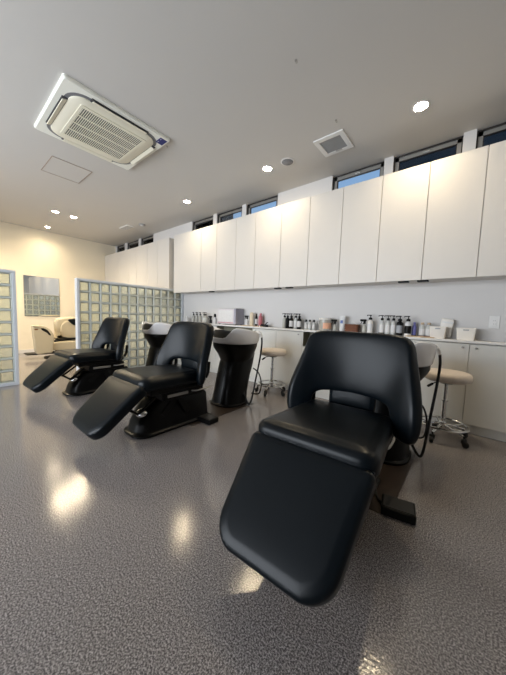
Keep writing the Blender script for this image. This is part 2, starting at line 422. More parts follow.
# ================================================================== LOWER CABINETS + WORKTOP
DY = 3.29
def knob_obj(x, z, parent):
    MB().lathe([(0.0, 0), (0.005, 0), (0.004, 0.012), (0.009, 0.016), (0.010, 0.021), (0.007, 0.025), (0, 0.026)], 14, T(x, DY-WY-0.001, z, rx=PI/2)).build('knob', M['alu'], parent)
def base_unit(a, b, doors, label, niche=False):
    cx = (a+b)/2
    root = empty('base_cabinet', (cx, WY, 0), 0, label, 'base cabinet', 'white base cabinets under the worktop')
    bd = MB()
    y0 = DY-WY+0.02
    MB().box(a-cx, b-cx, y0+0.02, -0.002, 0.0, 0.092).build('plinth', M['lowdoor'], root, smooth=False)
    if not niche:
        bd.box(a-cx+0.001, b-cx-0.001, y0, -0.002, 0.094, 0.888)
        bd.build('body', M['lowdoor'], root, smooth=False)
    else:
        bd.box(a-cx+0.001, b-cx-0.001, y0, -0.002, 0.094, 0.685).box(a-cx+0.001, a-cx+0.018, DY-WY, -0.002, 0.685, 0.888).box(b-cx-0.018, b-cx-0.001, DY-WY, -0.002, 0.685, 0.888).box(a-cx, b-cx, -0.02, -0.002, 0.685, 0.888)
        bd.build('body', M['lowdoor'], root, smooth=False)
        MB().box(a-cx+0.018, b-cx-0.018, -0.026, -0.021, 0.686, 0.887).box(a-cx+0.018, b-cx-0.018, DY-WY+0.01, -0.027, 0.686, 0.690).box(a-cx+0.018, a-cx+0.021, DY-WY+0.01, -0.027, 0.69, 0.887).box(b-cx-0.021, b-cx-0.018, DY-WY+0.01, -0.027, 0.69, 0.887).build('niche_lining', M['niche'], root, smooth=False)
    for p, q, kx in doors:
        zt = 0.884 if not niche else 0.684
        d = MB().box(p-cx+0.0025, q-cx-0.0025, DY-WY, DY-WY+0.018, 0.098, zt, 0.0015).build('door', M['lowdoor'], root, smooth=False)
        if kx is not None: knob_obj(kx-cx, 0.85 if not niche else 0.64, d)
base_unit(-4.83, -3.60, [(-4.83, -4.2, None), (-4.2, -3.60, -3.65)], 'white base cabinet in the corner against the glass block partition')
base_unit(-3.60, -2.71, [(-3.60, -3.155, None), (-3.155, -2.71, None)], 'base cabinet with open niche behind the middle shampoo basin', niche=True)
base_unit(-2.71, -1.82, [(-2.71, -2.26, -2.66), (-2.26, -1.82, -1.87)], 'white two-door base cabinet behind the far stool')
base_unit(-1.82, -0.90, [(-1.82, -1.36, None), (-1.36, -0.90, None)], 'base cabinet with open niche behind the nearest black chair', niche=True)
base_unit(-0.90, 0.90, [(-0.90, -0.45, None), (-0.45, 0.007, -0.045), (0.007, 0.46, 0.056), (0.46, 0.90, None)], 'white base cabinet with paired knobs behind the near stool')
tag(MB().box(-4.885, 0.90, 3.25, WY-0.001, 0.896, 0.920, 0.003).build('worktop', M['counter'], smooth=False),
    'long white worktop carrying the bottles along the cabinet wall', 'worktop')

# ================================================================== MIRROR, OUTLET
r = empty('wall_mirror', (FX, 1.735, 0.905), 0, 'square frameless mirror on the cream far wall', 'mirror')
MB().box(0.001, 0.012, -0.355, 0.355, 0, 0.975, 0.002).build('backing', M['alu'], r, smooth=False)
MB().box(0.0125, 0.018, -0.347, 0.347, 0.008, 0.967).build('mirror_glass', M['mirror'], r, smooth=False)
r = empty('wall_outlet', (0.175, WY, 1.105), 0, 'white wall outlet plate above the worktop near the right edge', 'wall outlet')
MB().box(-0.04, 0.04, -0.008, -0.0005, -0.062, 0.062, 0.004).build('plate', M['white'], r, smooth=False)
MB().box(-0.018, 0.018, -0.012, -0.008, -0.035, 0.035, 0.002).build('socket', M['white'], r, smooth=False)
for x, z in ((-0.006, 0.015), (0.006, 0.015), (-0.006, -0.018), (0.006, -0.018)):
    MB().box(x-0.0015, x+0.0015, -0.0125, -0.0119, z-0.005, z+0.005).build('socket_slot', M['grey'], r, smooth=False)

# ================================================================== CEILING FITTINGS
def downlight(x, y, label, power, col, r=0.056):
    root = empty('downlight', (x, y, CZ), 0, label, 'ceiling light', 'recessed round downlights')
    t = MB(); seg = 28
    prof = [(r+0.012, -0.0005), (r+0.014, -0.004), (r+0.006, -0.007), (r, -0.006), (r-0.003, -0.0005)]
    t.loft([[(p[0]*math.cos(2*PI*i/seg), p[0]*math.sin(2*PI*i/seg), p[1]) for i in range(seg)] for p in prof], cap=False)
    t.build('trim_ring', M['white'], root)
    MB().lathe([(0, -0.004), (r-0.004, -0.0035), (r-0.004, -0.001), (0, -0.001)], 28).build('lamp', M['emit'], root)
    sp = spot((x, y, CZ-0.02), power, col)
NEAR = 29
downlight(-0.496, 2.855, 'largest glowing downlight on the ceiling, above the near stool and white bins', NEAR, WARM)
downlight(-2.20, 2.845, 'glowing downlight beside the round ceiling speaker', NEAR, WARM)
downlight(-3.916, 2.843, 'glowing downlight above the first wall cabinets this side of the glass blocks', NEAR, WARM)
downlight(-6.48, 1.60, 'left one of the pair of warm downlights in the cream room', 125, WARMER)
downlight(-6.52, 1.92, 'right one of the pair of warm downlights in the cream room', 125, WARMER)
downlight(-7.83, 1.775, 'warm downlight closest to the mirror wall', 45, WARMER, 0.045)
downlight(-6.5, 0.1, 'warm downlight in the cream room, left of the picture edge', 160, WARMER)
downlight(-7.8, 0.2, 'warm downlight by the mirror wall, left of the picture edge', 160, WARMER)
downlight(1.20, 2.85, 'downlight beyond the right edge of the picture', NEAR*0.5, WARM)

# ceiling cassette air conditioner
ac = empty('ceiling_air_conditioner', (-3.215, 1.245, CZ), 0, 'square four-way ceiling cassette air conditioner with louvred cream grille', 'air conditioner')
def sqring(h, rad, z, seg=8):
    return [(x, y, z) for x, y in round_poly([(-h, -h), (h, -h), (h, h), (-h, h)], [rad]*4, seg)]
MB().loft([sqring(0.500, 0.02, -0.0005), sqring(0.500, 0.02, -0.018), sqring(0.490, 0.02, -0.030), sqring(0.43, 0.15, -0.030)]).build('panel', M['ac'], ac, smooth=False)
# dark recessed air channel ring
def ring_strip(mb, ho, ro, hi, ri, z0, z1, seg=8):
    A = sqring(ho, ro, z0, seg); B = sqring(ho, ro, z1, seg); C = sqring(hi, ri, z1, seg); D = sqring(hi, ri, z0, seg)
    t = bmesh.new(); rv = [[t.verts.new(p) for p in r_] for r_ in (A, B, C, D, A)]; n = len(A)
    for a, b in ((0, 1), (1, 2), (2, 3), (3, 0)):
        for i in range(n):
            j = (i+1) % n; t.faces.new((rv[a][i], rv[a][j], rv[b][j], rv[b][i]))
    bmesh.ops.recalc_face_normals(t, faces=t.faces[:]); mb._merge(t, I4)
rm = MB(); ring_strip(rm, 0.435, 0.16, 0.395, 0.13, -0.030, -0.0315); rm.build('air_channel', M['channel'], ac)
MB().loft([sqring(0.402, 0.13, -0.030), sqring(0.402, 0.13, -0.040), sqring(0.392, 0.12, -0.046), sqring(0.30, 0.06, -0.048)]).build('centre_panel', M['ac_in'], ac)
for k in range(4):
    m = Matrix.Rotation(k*PI/2, 4, 'Z')
    MB().box(-0.27, 0.27, 0.385, 0.450, -0.038, -0.0305, 0.003, m).build('air_outlet', M['ac_dark'], ac, smooth=False)
    MB().box(-0.255, 0.255, -0.020, 0.020, -0.004, 0.004, 0.0035, m @ T(0, 0.425, -0.046, rx=-0.35)).build('louvre', M['ac_in'], ac, smooth=False)
gr = MB(); ring_strip(gr, 0.315, 0.015, 0.290, 0.01, -0.047, -0.053, 3); gr.build('grille_frame', M['ac_in'], ac, smooth=False)
MB().box(-0.29, 0.29, -0.29, 0.29, -0.0495, -0.048).build('filter', M['filter'], ac, smooth=False)
gb = MB()
for k in range(34): gb.box(-0.29, 0.29, -0.287+k*0.0173, -0.282+k*0.0173, -0.053, -0.050)
for k in range(5): gb.box(-0.294+k*0.1445, -0.284+k*0.1445, -0.29, 0.29, -0.0545, -0.050)
gb.build('grille', M['ac_in'], ac, smooth=False)
MB().box(0.36, 0.47, 0.395, 0.475, -0.0325, -0.0302).build('sticker', M['navy'], ac, smooth=False)
for a, b in ((0.375, 0.405), (0.432, 0.455)):
    MB().box(a, b, 0.41, 0.415, -0.0331, -0.0325).build('sticker_print', M['white'], ac, smooth=False)

r = empty('ceiling_vent', (-1.318, 2.88, CZ), 0, 'square white-framed ceiling vent with grey grille between the two nearer downlights', 'ceiling vent')
v = MB(); 
t_ = MB(); ring_strip(t_, 0.165, 0.008, 0.115, 0.006, -0.0005, -0.014, 3); t_.build('frame', M['white'], r, smooth=False)
MB().box(-0.115, 0.115, -0.115, 0.115, -0.004, -0.001).build('backing', M['grey'], r, smooth=False)
s_ = MB()
for k in range(13): s_.box(-0.113, 0.113, -0.11+k*0.018, -0.104+k*0.018, -0.011, -0.004)
s_.build('slats', M['grey'], r, smooth=False)
MB().box(-0.02, 0.05, 0.105, 0.125, -0.018, -0.012, 0.002).build('latch', M['grey'], r, smooth=False)

r = empty('ceiling_speaker', (-1.906, 2.867, CZ), 0, 'round ceiling speaker with grey mesh beside a downlight', 'ceiling speaker')
MB().lathe([(0.0, -0.001), (0.085, -0.001), (0.085, -0.005), (0.078, -0.008), (0.070, -0.007), (0, -0.008)], 32).build('rim', M['white'], r)
MB().lathe([(0.0, -0.009), (0.070, -0.009), (0.066, -0.012), (0, -0.014)], 32).build('mesh_cover', M['hatch_grey'], r)

r = empty('ceiling_hatch', (-4.487, 1.25, CZ), 0, 'thin brown-outlined access hatch in the ceiling beside the air conditioner', 'ceiling hatch')
MB().box(-0.262, 0.262, -0.222, 0.222, -0.003, -0.0005).build('lid', M['ceiling'], r, smooth=False)
hb = MB(); hb.box(-0.27, 0.27, -0.23, -0.224, -0.006, -0.0005).box(-0.27, 0.27, 0.224, 0.23, -0.006, -0.0005).box(-0.27, -0.264, -0.224, 0.224, -0.006, -0.0005).box(0.264, 0.27, -0.224, 0.224, -0.006, -0.0005)
hb.build('trim', M['hatch'], r, smooth=False)

r = empty('ceiling_vent', (-6.20, 2.87, CZ), 0, 'small long white ceiling vent beyond the glass block partition', 'ceiling vent')
MB().box(-0.20, 0.20, -0.085, 0.085, -0.02, -0.0005, 0.006).build('frame', M['white'], r, smooth=False)
s_ = MB()
for k in range(6): s_.box(-0.17, 0.17, -0.065+k*0.024, -0.057+k*0.024, -0.024, -0.0205)
s_.build('slats', M['grey'], r, smooth=False)
r = empty('smoke_detector', (-5.72, 2.98, CZ), 0, 'small grey disc on the ceiling next to the far vent', 'smoke detector')
MB().lathe([(0, -0.0005), (0.07, -0.0005), (0.07, -0.012), (0.06, -0.02), (0, -0.02)], 24).build('base', M['grey'], r)
MB().lathe([(0, -0.0205), (0.035, -0.0205), (0.03, -0.032), (0, -0.034)], 20).build('sensor', M['white'], r)
for (x, y, l) in ((-1.162, 2.563, 'tiny metal hook in the ceiling between the square vent and the near downlight'), (-2.862, 1.791, 'tiny metal hook in the ceiling by the stickered corner of the air conditioner'), (-1.164, 1.807, 'tiny metal hook alone near the top centre of the ceiling')):
    tag(MB().lathe([(0, 0), (0.010, 0), (0.010, -0.003), (0, -0.003)], 12, T(0, 0, -0.0005)).tube([(0, 0, -0.003), (0, 0, -0.018), (0.008, 0, -0.026), (0.014, 0, -0.018)], 0.0022, 6).build('ceiling_hook', M['alu'], loc=(x, y, CZ)), l, 'hook', 'ceiling hooks')

# ================================================================== SHAMPOO CHAIRS
def make_chair():
    c = empty('shampoo_chair', (0, 0, 0))
    # ---- leg rest
    L = 0.464; d = Vector((0, -0.745, -0.667)); n = Vector((0, -0.667, 0.745)); ex = Vector((1, 0, 0))
    # local: X = ex, Y = -d (towards the seat), Z = n
    m = Matrix((( 1, -d.x, n.x, 0.0), (0, -d.y, n.y, -0.545), (0, -d.z, n.z, 0.508), (0, 0, 0, 1)))
    out = round_poly([(-0.245, -L), (0.245, -L), (0.298, 0.0), (-0.298, 0.0)], [0.105, 0.105, 0.035, 0.035], 9)
    out2 = []
    for x, y in out:      # bottom edge gently bowed
        if y < -L*0.75: y -= 0.026*(1-(x/0.25)**2)
        out2.append((x, y))
    mb = MB(); pad(mb, out2, 0.085, 0.026, 0.008, m, rb=0.02)
    lr = mb.build('leg_rest', M['leather'], c, auto=False)
    # piping edge of the leg rest top
    MB().tube([m @ Vector(p) for p in ((-0.285, -0.004, -0.028), (-0.14, 0.004, -0.026), (0.14, 0.004, -0.026), (0.285, -0.004, -0.028))], 0.006, 8).build('piping', M['leather'], lr)
    MB().box(-0.17, 0.17, -0.40, -0.04, -0.115, -0.084, 0.008, m).build('leg_rest_board', M['black'], c, smooth=False)
    # ---- seat
    out = round_poly([(-0.300, -0.545), (0.300, -0.545), (0.262, 0.10), (-0.262, 0.10)], [0.07, 0.07, 0.06, 0.06], 6)
    mb = MB(); pad(mb, out, 0.105, 0.045, 0.014, T(0, 0, 0.535, rx=-0.03), rb=0.025)
    mb.build('seat', M['leather'], c, auto=False)
    MB().box(-0.235, 0.235, -0.44, 0.10, 0.385, 0.432, 0.01).build('seat_frame', M['black'], c, smooth=False)
    # ---- backrest: inverted U shell
    outer = [(0, 1.002), (.08, 1.003), (.16, 1.003), (.240, .999), (.288, .984), (.313, .945), (.318, .88), (.332, .80), (.346, .71), (.358, .62), (.362, .54), (.357, .46), (.337, .422)]
    inner = [(0, .604), (.06, .604), (.12, .603), (.170, .600), (.200, .592), (.218, .577), (.227, .560), (.231, .543), (.234, .520), (.237, .495), (.243, .470), (.255, .442), (.280, .424)]
    outer = [(-x, z) for x, z in outer[:0:-1]] + outer; inner = [(-x, z) for x, z in inner[:0:-1]] + inner
    def yf(x, z):
        wgt = 1.0 if z < 0.62 else 1.0-0.62*min(1, (z-0.62)/0.36)
        return 0.095+0.10*(z-0.5) - 0.185*(min(abs(x), .40)/0.39)**2.0*wgt
    rings = []; N = len(outer); rr = 0.024
    for k in range(N):
        o2 = Vector(outer[k]); i2 = Vector(inner[k]); ring = []; wd = (o2-i2).length
        endf = min(k, N-1-k); th = 0.078 if endf > 1 else (0.070 if endf == 1 else 0.040)
        q_ = min(rr/wd, 0.3)
        sec = [(0, .5), (0, .28), (q_*.3, .08), (q_, 0.0), (min(q_*2.4, .42), -.06), (.5, -.10), (max(1-q_*2.4, .58), -.06), (1-q_, 0.0), (1-q_*.3, .08), (1, .28), (1, .5), (1, .75), (1-q_*.4, .94), (1-q_, 1.0), (.5, 1.02), (q_, 1.0), (q_*.4, .94), (0, .75)]
        for s, dep in sec:
            p = i2.lerp(o2, s); e = 0.004
            f1 = (yf(p.x+e, p.y)-yf(p.x-e, p.y))/(2*e)
            nb = Vector((-f1, 1, 0)).normalized()
            ring.append(Vector((p.x, yf(p.x, p.y), p.y)) + nb*(dep*th if endf > 0 else 0.019+dep*0.040))
        rings.append(ring)
    MB().loft(rings).build('backrest', M['leather'], c, subsurf=1)
    # lumbar pad in the opening
    out = round_poly([(-0.15, 0), (0.14, 0), (0.15, 0.24), (-0.16, 0.24)], [0.02]*4, 4)
    mb = MB(); pad(mb, out, 0.05, 0.02, 0.012, T(0, 0.115, 0.50, rx=PI/2-0.10))
    mb.build('lumbar_pad', M['leather'], c, auto=False)
    # rear arms carrying the back
    for s in (-1, 1):
        MB().tube([(s*0.22, -0.10, 0.40), (s*0.25, 0.06, 0.42), (s*0.27, 0.13, 0.50), (s*0.27, 0.15, 0.62)], 0.017, 8).build('back_bracket', M['black'], c)
        MB().lathe([(0, 0), (0.013, 0), (0.013, 0.010), (0.008, 0.016), (0, 0.017)], 14, T(s*0.286, 0.09, 0.46, ry=s*PI/2)).build('pivot_cap', M['chrome'], c)
    # ---- mechanism
    mech = MB()
    for s in (-1, 1):
        mech.box(s*0.15-0.012, s*0.15+0.012, -0.03, 0.03, 0.0, 0.42, 0.004, T(0, -0.28, 0.16, rx=-0.75))
        mech.box(s*0.17-0.010, s*0.17+0.010, -0.03, 0.03, 0.0, 0.40, 0.004, T(0, -0.02, 0.14, rx=0.55))
    mech.box(-0.19, 0.19, -0.30, 0.16, 0.29, 0.385, 0.02)
    mech.build('lift_mechanism', M['black'], c, smooth=False)
    for s in (-1, 1):
        MB().tube([(s*0.13, -0.64, 0.33), (s*0.13, -0.50, 0.225), (s*0.13, -0.34, 0.335)], 0.013, 8, smooth=False).build('leg_rest_linkage', M['black'], c)
    for s in (-1, 1):
        MB().box(s*0.197-0.006, s*0.197+0.006, -0.26, -0.04, 0.325, 0.352, 0.004).build('side_rail', M['alu'], c, smooth=False)
        MB().tube([(s*0.20, 0.00, 0.345), (s*0.245, 0.04, 0.35), (s*0.255, 0.17, 0.36), (s*0.235, 0.21, 0.36)], 0.007, 8).build('recline_lever', M['alu'], c)
    # ---- pedestal cover, boat shaped nose
    def sec_ring(z, hx, y0, y1, rf):
        return [(x, y, z) for x, y in round_poly([(-hx, y0), (hx, y0), (hx, y1), (-hx, y1)], [rf, rf, 0.03, 0.03], 6)]
    MB().loft([sec_ring(0.006, 0.180, -0.52, 0.30, 0.12), sec_ring(0.022, 0.180, -0.52, 0.30, 0.12), sec_ring(0.032, 0.168, -0.50, 0.28, 0.12), sec_ring(0.045, 0.162, -0.49, 0.26, 0.12),
               sec_ring(0.10, 0.158, -0.475, 0.255, 0.11), sec_ring(0.20, 0.152, -0.42, 0.25, 0.10), sec_ring(0.27, 0.148, -0.36, 0.245, 0.09), sec_ring(0.295, 0.130, -0.33, 0.23, 0.08)]).build('pedestal', M['gloss_black'], c)
    MB().lathe([(0, 0), (0.055, 0), (0.052, 0.012), (0.03, 0.032), (0, 0.04)], 18, T(0.10, -0.452, 0.215, rx=0.75, rz=0.3), sy=0.8).build('brake_cap', M['chrome'], c)
    return c
chairs = [((-0.555, 1.585, 0), 0.05, 'nearest and largest black leather shampoo chair, leg rest sloping toward the viewer'),
          ((-2.236, 1.561, 0), 0.005, 'middle one of the three black leather shampoo chairs in the row'),
          ((-3.945, 1.536, 0), 0.062, 'farthest black leather shampoo chair, in front of the glass block partition')]
proto = make_chair()
for i, (loc, rz, lab) in enumerate(chairs):
    o = proto if i == 0 else copy_tree(proto)
    o.location = loc; o.rotation_euler = (0, 0, rz)
    tag(o, lab, 'shampoo chair', 'black shampoo chairs in a row')

# floor plates joining chair and basin
for x, l in ((-0.50, 'dark brown floor plate between the nearest chair and its basin'), (-2.24, 'dark brown floor plate between the middle chair and its basin'), (-3.95, 'dark brown floor plate under the farthest chair and basin')):
    tag(MB().box(-0.235, 0.235, 0.0, 0.95, 0.0005, 0.0045, 0.002).build('floor_plate', M['plate'], smooth=False, loc=(x, 1.55, 0)), l, 'floor plate', 'floor plates under the chairs')

# foot pedals
def make_pedal():
    r = empty('foot_pedal', (0, 0, 0))
    MB().box(-0.085, 0.085, -0.065, 0.065, 0.0, 0.048, 0.006).build('housing', M['black'], r, smooth=False)
    MB().box(-0.075, 0.075, -0.055, 0.055, 0.048, 0.053, 0.002).build('treadle', M['rubber'], r, smooth=False)
    MB().tube([(-0.082, 0.02, 0.02), (-0.10, 0.05, 0.012), (-0.115, 0.09, 0.012), (-0.12, 0.12, 0.02)], 0.006, 8).build('cord', M['rubber'], r)
    return r
pp = make_pedal()
for i, (x, y, rz, l) in enumerate(((-0.238, 1.630, 0.20, 'black foot pedal on the floor beside the nearest chair'), (-1.985, 1.735, 0.05, 'black foot pedal on the floor beside the middle chair'))):
    o = pp if i == 0 else copy_tree(pp)
    o.location = (x, y, 0); o.rotation_euler = (0, 0, rz); tag(o, l, 'foot pedal', 'foot pedals of the chairs')

# ================================================================== SHAMPOO BASINS
def make_basin():
    c = empty('shampoo_basin', (0, 0, 0)); seg = 48
    def smooth(x): x = max(0, min(1, x)); return x*x*(3-2*x)
    def rim(th):      # th measured from the front (-y)
        a = abs((th+PI) % (2*PI)-PI)
        notch = 1-smooth((a-math.radians(17))/math.radians(27))
        back = smooth((a-math.radians(50))/math.radians(100))
        return 0.890-0.115*notch-0.090*back*(1-notch)
    rings = []
    for k, (r, f) in enumerate([(0.225, 0.0), (0.278, 0.0), (0.288, 0.08), (0.298, 0.45), (0.306, 0.85), (0.308, 0.97), (0.302, 1.0), (0.288, 0.99), (0.280, 0.92), (0.268, 0.5), (0.245, 0.0), (0.20, -0.35), (0.10, -0.5), (0.03, -0.52)]):
        ring = []
        for i in range(seg):
            phi = 2*PI*i/seg; th = phi+PI/2
            z = 0.712+(rim(th)-0.712)*f if f > 0 else 0.712+0.2*f
            ring.append((r*math.cos(phi), r*1.02*math.sin(phi), z))
        rings.append(ring)
    MB().loft(rings).build('bowl', M['ceramic'], c, auto=False)
    # neck cushion in the notch
    nr = []
    for k in range(-8, 9):
        a = math.radians(k*4.3); t0 = 0.74; t1 = 0.868-0.012*abs(k)/8; e = 0.5 if abs(k) == 8 else 1.0
        prof = [(0.268, t0), (0.276, rim(a)-0.03), (0.272, t1-0.02), (0.262, t1), (0.245, t1), (0.232, t1-0.02), (0.228, t0)]
        nr.append([((0.25+(r_-0.25)*e)*math.sin(a), -(0.25+(r_-0.25)*e)*1.02*math.cos(a), z) for r_, z in prof])
    MB().loft(nr).build('neck_cushion', M['rubber'], c)
    def sr(z, hx, hy, cyy, p=2.6):
        out = []
        for i in range(36):
            a = 2*PI*i/36; ca, sa = math.cos(a), math.sin(a)
            out.append((hx*math.copysign(abs(ca)**(2/p), ca), cyy+hy*math.copysign(abs(sa)**(2/p), sa), z))
        return out
    MB().loft([sr(0.711, 0.277, 0.281, 0, 2.0), sr(0.68, 0.276, 0.28, 0, 2.0), sr(0.65, 0.262, 0.27, 0.0, 2.05), sr(0.58, 0.215, 0.235, 0.02, 2.2), sr(0.52, 0.185, 0.21, 0.03, 2.4), sr(0.48, 0.175, 0.19, 0.03, 2.5)]).build('cowl', M['gloss_black'], c)
    MB().loft([sr(0.005, 0.205, 0.225, -0.08), sr(0.02, 0.205, 0.225, -0.08), sr(0.03, 0.190, 0.21, -0.075), sr(0.15, 0.185, 0.20, -0.06), sr(0.32, 0.182, 0.205, -0.015), sr(0.46, 0.182, 0.215, 0.03), sr(0.58, 0.18, 0.205, 0.07), sr(0.62, 0.15, 0.16, 0.08)]).build('pedestal', M['gloss_black'], c)
    fs = MB(); fs.lathe([(0, 0), (0.024, 0), (0.024, 0.02), (0.016, 0.03), (0.014, 0.05), (0, 0.055)], 16, T(0.235, 0.13, 0.80))
    fs.tube([(0.235, 0.13, 0.835), (0.265, 0.13, 0.85), (0.300, 0.13, 0.83), (0.318, 0.13, 0.785)], 0.013, 10)
    fs.build('hose_fitting', M['white'], c)
    MB().tube([(0.318, 0.13, 0.79), (0.326, 0.125, 0.70), (0.318, 0.11, 0.55), (0.298, 0.07, 0.32), (0.280, 0.03, 0.10), (0.265, 0.005, 0.02), (0.235, 0.0, 0.03), (0.20, -0.005, 0.09), (0.165, -0.01, 0.17)], 0.0105, 10).build('hose', M['rubber'], c)
    MB().tube([(0.16, 0.18, 0.40), (0.23, 0.21, 0.34), (0.265, 0.22, 0.22), (0.25, 0.20, 0.10), (0.17, 0.14, 0.10)], 0.008, 10).build('supply_hose', M['rubber'], c)
    MB().lathe([(0, 0), (0.03, 0), (0.03, 0.006), (0, 0.008)], 20, T(0, 0.02, 0.592)).build('drain', M['chrome'], c)
    return c
bp_ = make_basin()
for i, (x, y, l) in enumerate(((-0.490, 2.42, 'white and black shampoo basin mostly hidden behind the nearest chair back'),
                               (-2.265, 2.40, 'white and black shampoo basin on a black pedestal, beside the far stool'),
                               (-3.95, 2.40, 'white and black shampoo basin in front of the glass blocks, between two chairs'))):
    o = bp_ if i == 0 else copy_tree(bp_)
    o.location = (x, y, 0); o.scale = (1, 1, 1.055); tag(o, l, 'shampoo basin', 'shampoo basins behind the chairs')

# ================================================================== STOOLS
def make_stool():
    c = empty('rolling_stool', (0, 0, 0))
    MB().lathe([(0, 0.548), (0.165, 0.548), (0.182, 0.556), (0.190, 0.575), (0.190, 0.600), (0.182, 0.620), (0.160, 0.632), (0.08, 0.640), (0, 0.642)], 40).build('seat', M['cream_seat'], c, auto=False)
    MB().lathe([(0, 0.520), (0.05, 0.520), (0.075, 0.532), (0.09, 0.546), (0, 0.546)], 20).build('seat_plate', M['black'], c)
    MB().lathe([(0, 0.335), (0.017, 0.335), (0.017, 0.522), (0, 0.522)], 16).build('piston', M['chrome'], c)
    MB().lathe([(0, 0.10), (0.030, 0.10), (0.030, 0.15), (0.022, 0.16), (0.022, 0.345), (0.028, 0.350), (0.028, 0.362), (0.018, 0.366), (0, 0.366)], 20).build('column', M['chrome'], c)
    MB().tube([(-0.03, -0.01, 0.533), (-0.10, -0.06, 0.528), (-0.135, -0.08, 0.51)], 0.005, 8).tube([(-0.125, -0.075, 0.517), (-0.165, -0.10, 0.495)], 0.011, 8, smooth=False).build('height_lever', M['black'], c)
    # foot ring
    seg = 40; rr = 0.196
    rg = MB(); rings = []
    for i in range(seg+1):
        a = 2*PI*i/seg; rings.append([((rr+0.011*math.cos(b))*math.cos(a), (rr+0.011*math.cos(b))*math.sin(a), 0.133+0.011*math.sin(b)) for b in [2*PI*k/8 for k in range(8)]])
    rg.loft(rings, cap=False).build('foot_ring', M['chrome'], c)
    for k in range(5):
        a = 2*PI*k/5+0.35; m = Matrix.Rotation(a, 4, 'Z')
        lg = MB().tube([(0.02, 0, 0.125), (0.10, 0, 0.115), (0.20, 0, 0.088)], 0.012, 10, m).tube([(0.10, 0, 0.118), (0.184, 0, 0.135)], 0.007, 8, m, smooth=False).build('leg', M['chrome'], c)
        MB().box(0.188, 0.216, -0.022, 0.022, 0.030, 0.075, 0.010, m).lathe([(0, 0.0), (0.007, 0.0), (0.007, 0.03), (0, 0.03)], 10, m @ T(0.202, 0, 0.068)).lathe([(0, -0.016), (0.020, -0.016), (0.027, -0.010), (0.027, 0.010), (0.020, 0.016), (0, 0.016)], 18, m @ T(0.218, 0, 0.0275, rx=PI/2, rz=0.5)).build('caster', M['rubber'], lg)
    return c
st = make_stool()
for i, (x, y, rz, l) in enumerate(((-0.135, 3.03, 0.3, 'beige round rolling stool near the right edge, behind the nearest chair'), (-2.13, 3.04, 0.8, 'beige round rolling stool standing between the middle basin and the nearest chair'))):
    o = st if i == 0 else copy_tree(st)
    o.location = (x, y, 0); o.rotation_euler = (0, 0, rz); tag(o, l, 'stool', 'rolling stools at the worktop')

# ================================================================== CREAM CHAIR IN THE FAR ROOM
cc = empty('salon_chair', (-7.25, 1.80, 0), 0, 'cream leather salon armchair below the mirror, partly behind the glass block partition', 'salon armchair')
# arm panel: profile in the y-z plane, thickness along x
def slab_yz(prof, x0, x1, r=0.03, nseg=5):
    t = MB(); P = [Vector(p) for p in prof]; n = len(P); rings = []
    area = sum(P[i-1].x*P[i].y-P[i].x*P[i-1].y for i in range(n))
    s = 1 if area > 0 else -1
    Nn = [Vector(((P[(i+1) % n]-P[i-1]).normalized().y, -(P[(i+1) % n]-P[i-1]).normalized().x))*s for i in range(n)]
    for xx, ins in [(x0, r*1.6)]+[(x0+r*(1-math.sin(PI/2*k/nseg)) if False else x0+r*(1-math.cos(PI/2*k/nseg)), r*(1-math.sin(PI/2*k/nseg))) for k in range(nseg+1)]+[(x1-r*(1-math.cos(PI/2*(nseg-k)/nseg)), r*(1-math.sin(PI/2*(nseg-k)/nseg))) for k in range(nseg+1)]+[(x1, r*1.6)]:
        rings.append([(xx, P[i].x-Nn[i].x*ins, P[i].y-Nn[i].y*ins) for i in range(n)])
    t.loft(rings); return t
def curve2(pts, n=5):
    P = [Vector(p) for p in pts]; Q = []; N = len(P)
    for i in range(N):
        p0, p1, p2, p3 = P[i-1], P[i], P[(i+1) % N], P[(i+2) % N]
        for k in range(n):
            u = k/n; Q.append(tuple(0.5*((2*p1)+(p2-p0)*u+(2*p0-5*p1+4*p2-p3)*u*u+(3*p1-p0-3*p2+p3)*u**3)))
    return Q
armp = curve2([(-0.44, 0.13), (-0.28, 0.12), (-0.16, 0.14), (-0.14, 0.30), (-0.12, 0.45), (-0.155, 0.58), (-0.24, 0.68), (-0.35, 0.735), (-0.47, 0.735), (-0.50, 0.69), (-0.475, 0.40)])
slab_yz(armp, 0.02, 0.16, 0.022).build('armrest', M['cream'], cc)
slot = curve2([(-0.355, 0.665), (-0.31, 0.672), (-0.24, 0.625), (-0.195, 0.55), (-0.185, 0.515), (-0.215, 0.52), (-0.26, 0.575), (-0.33, 0.625)])
slab_yz(slot, 0.155, 0.1615, 0.0012, 2).build('control_slot', M['black'], cc, auto=False)
slab_yz(curve2([(-0.465, 0.66), (-0.41, 0.665), (-0.405, 0.64), (-0.455, 0.635)]), 0.155, 0.1612, 0.001, 2).build('control_button', M['wicker'], cc, auto=False)
bk = curve2([(-0.06, 0.40), (0.30, 0.42), (0.56, 0.44), (0.60, 0.62), (0.58, 0.84), (0.48, 0.92), (0.30, 0.925), (0.09, 0.91), (-0.02, 0.87), (-0.06, 0.76), (-0.05, 0.55)])
slab_yz(bk, -0.20, -0.02, 0.06).build('backrest', M['cream'], cc, auto=False)
slab_yz(curve2([(0.07, 0.46), (0.5, 0.47), (0.53, 0.80), (0.10, 0.80)], 4), -0.05, 0.0, 0.02).build('back_cushion', M['cream'], cc, auto=False)
slab_yz(curve2([(0.19, 0.86), (0.34, 0.88), (0.46, 0.86), (0.42, 0.76), (0.31, 0.73), (0.23, 0.79)], 4), -0.03, 0.014, 0.01).build('headrest', M['leather'], cc, auto=False)
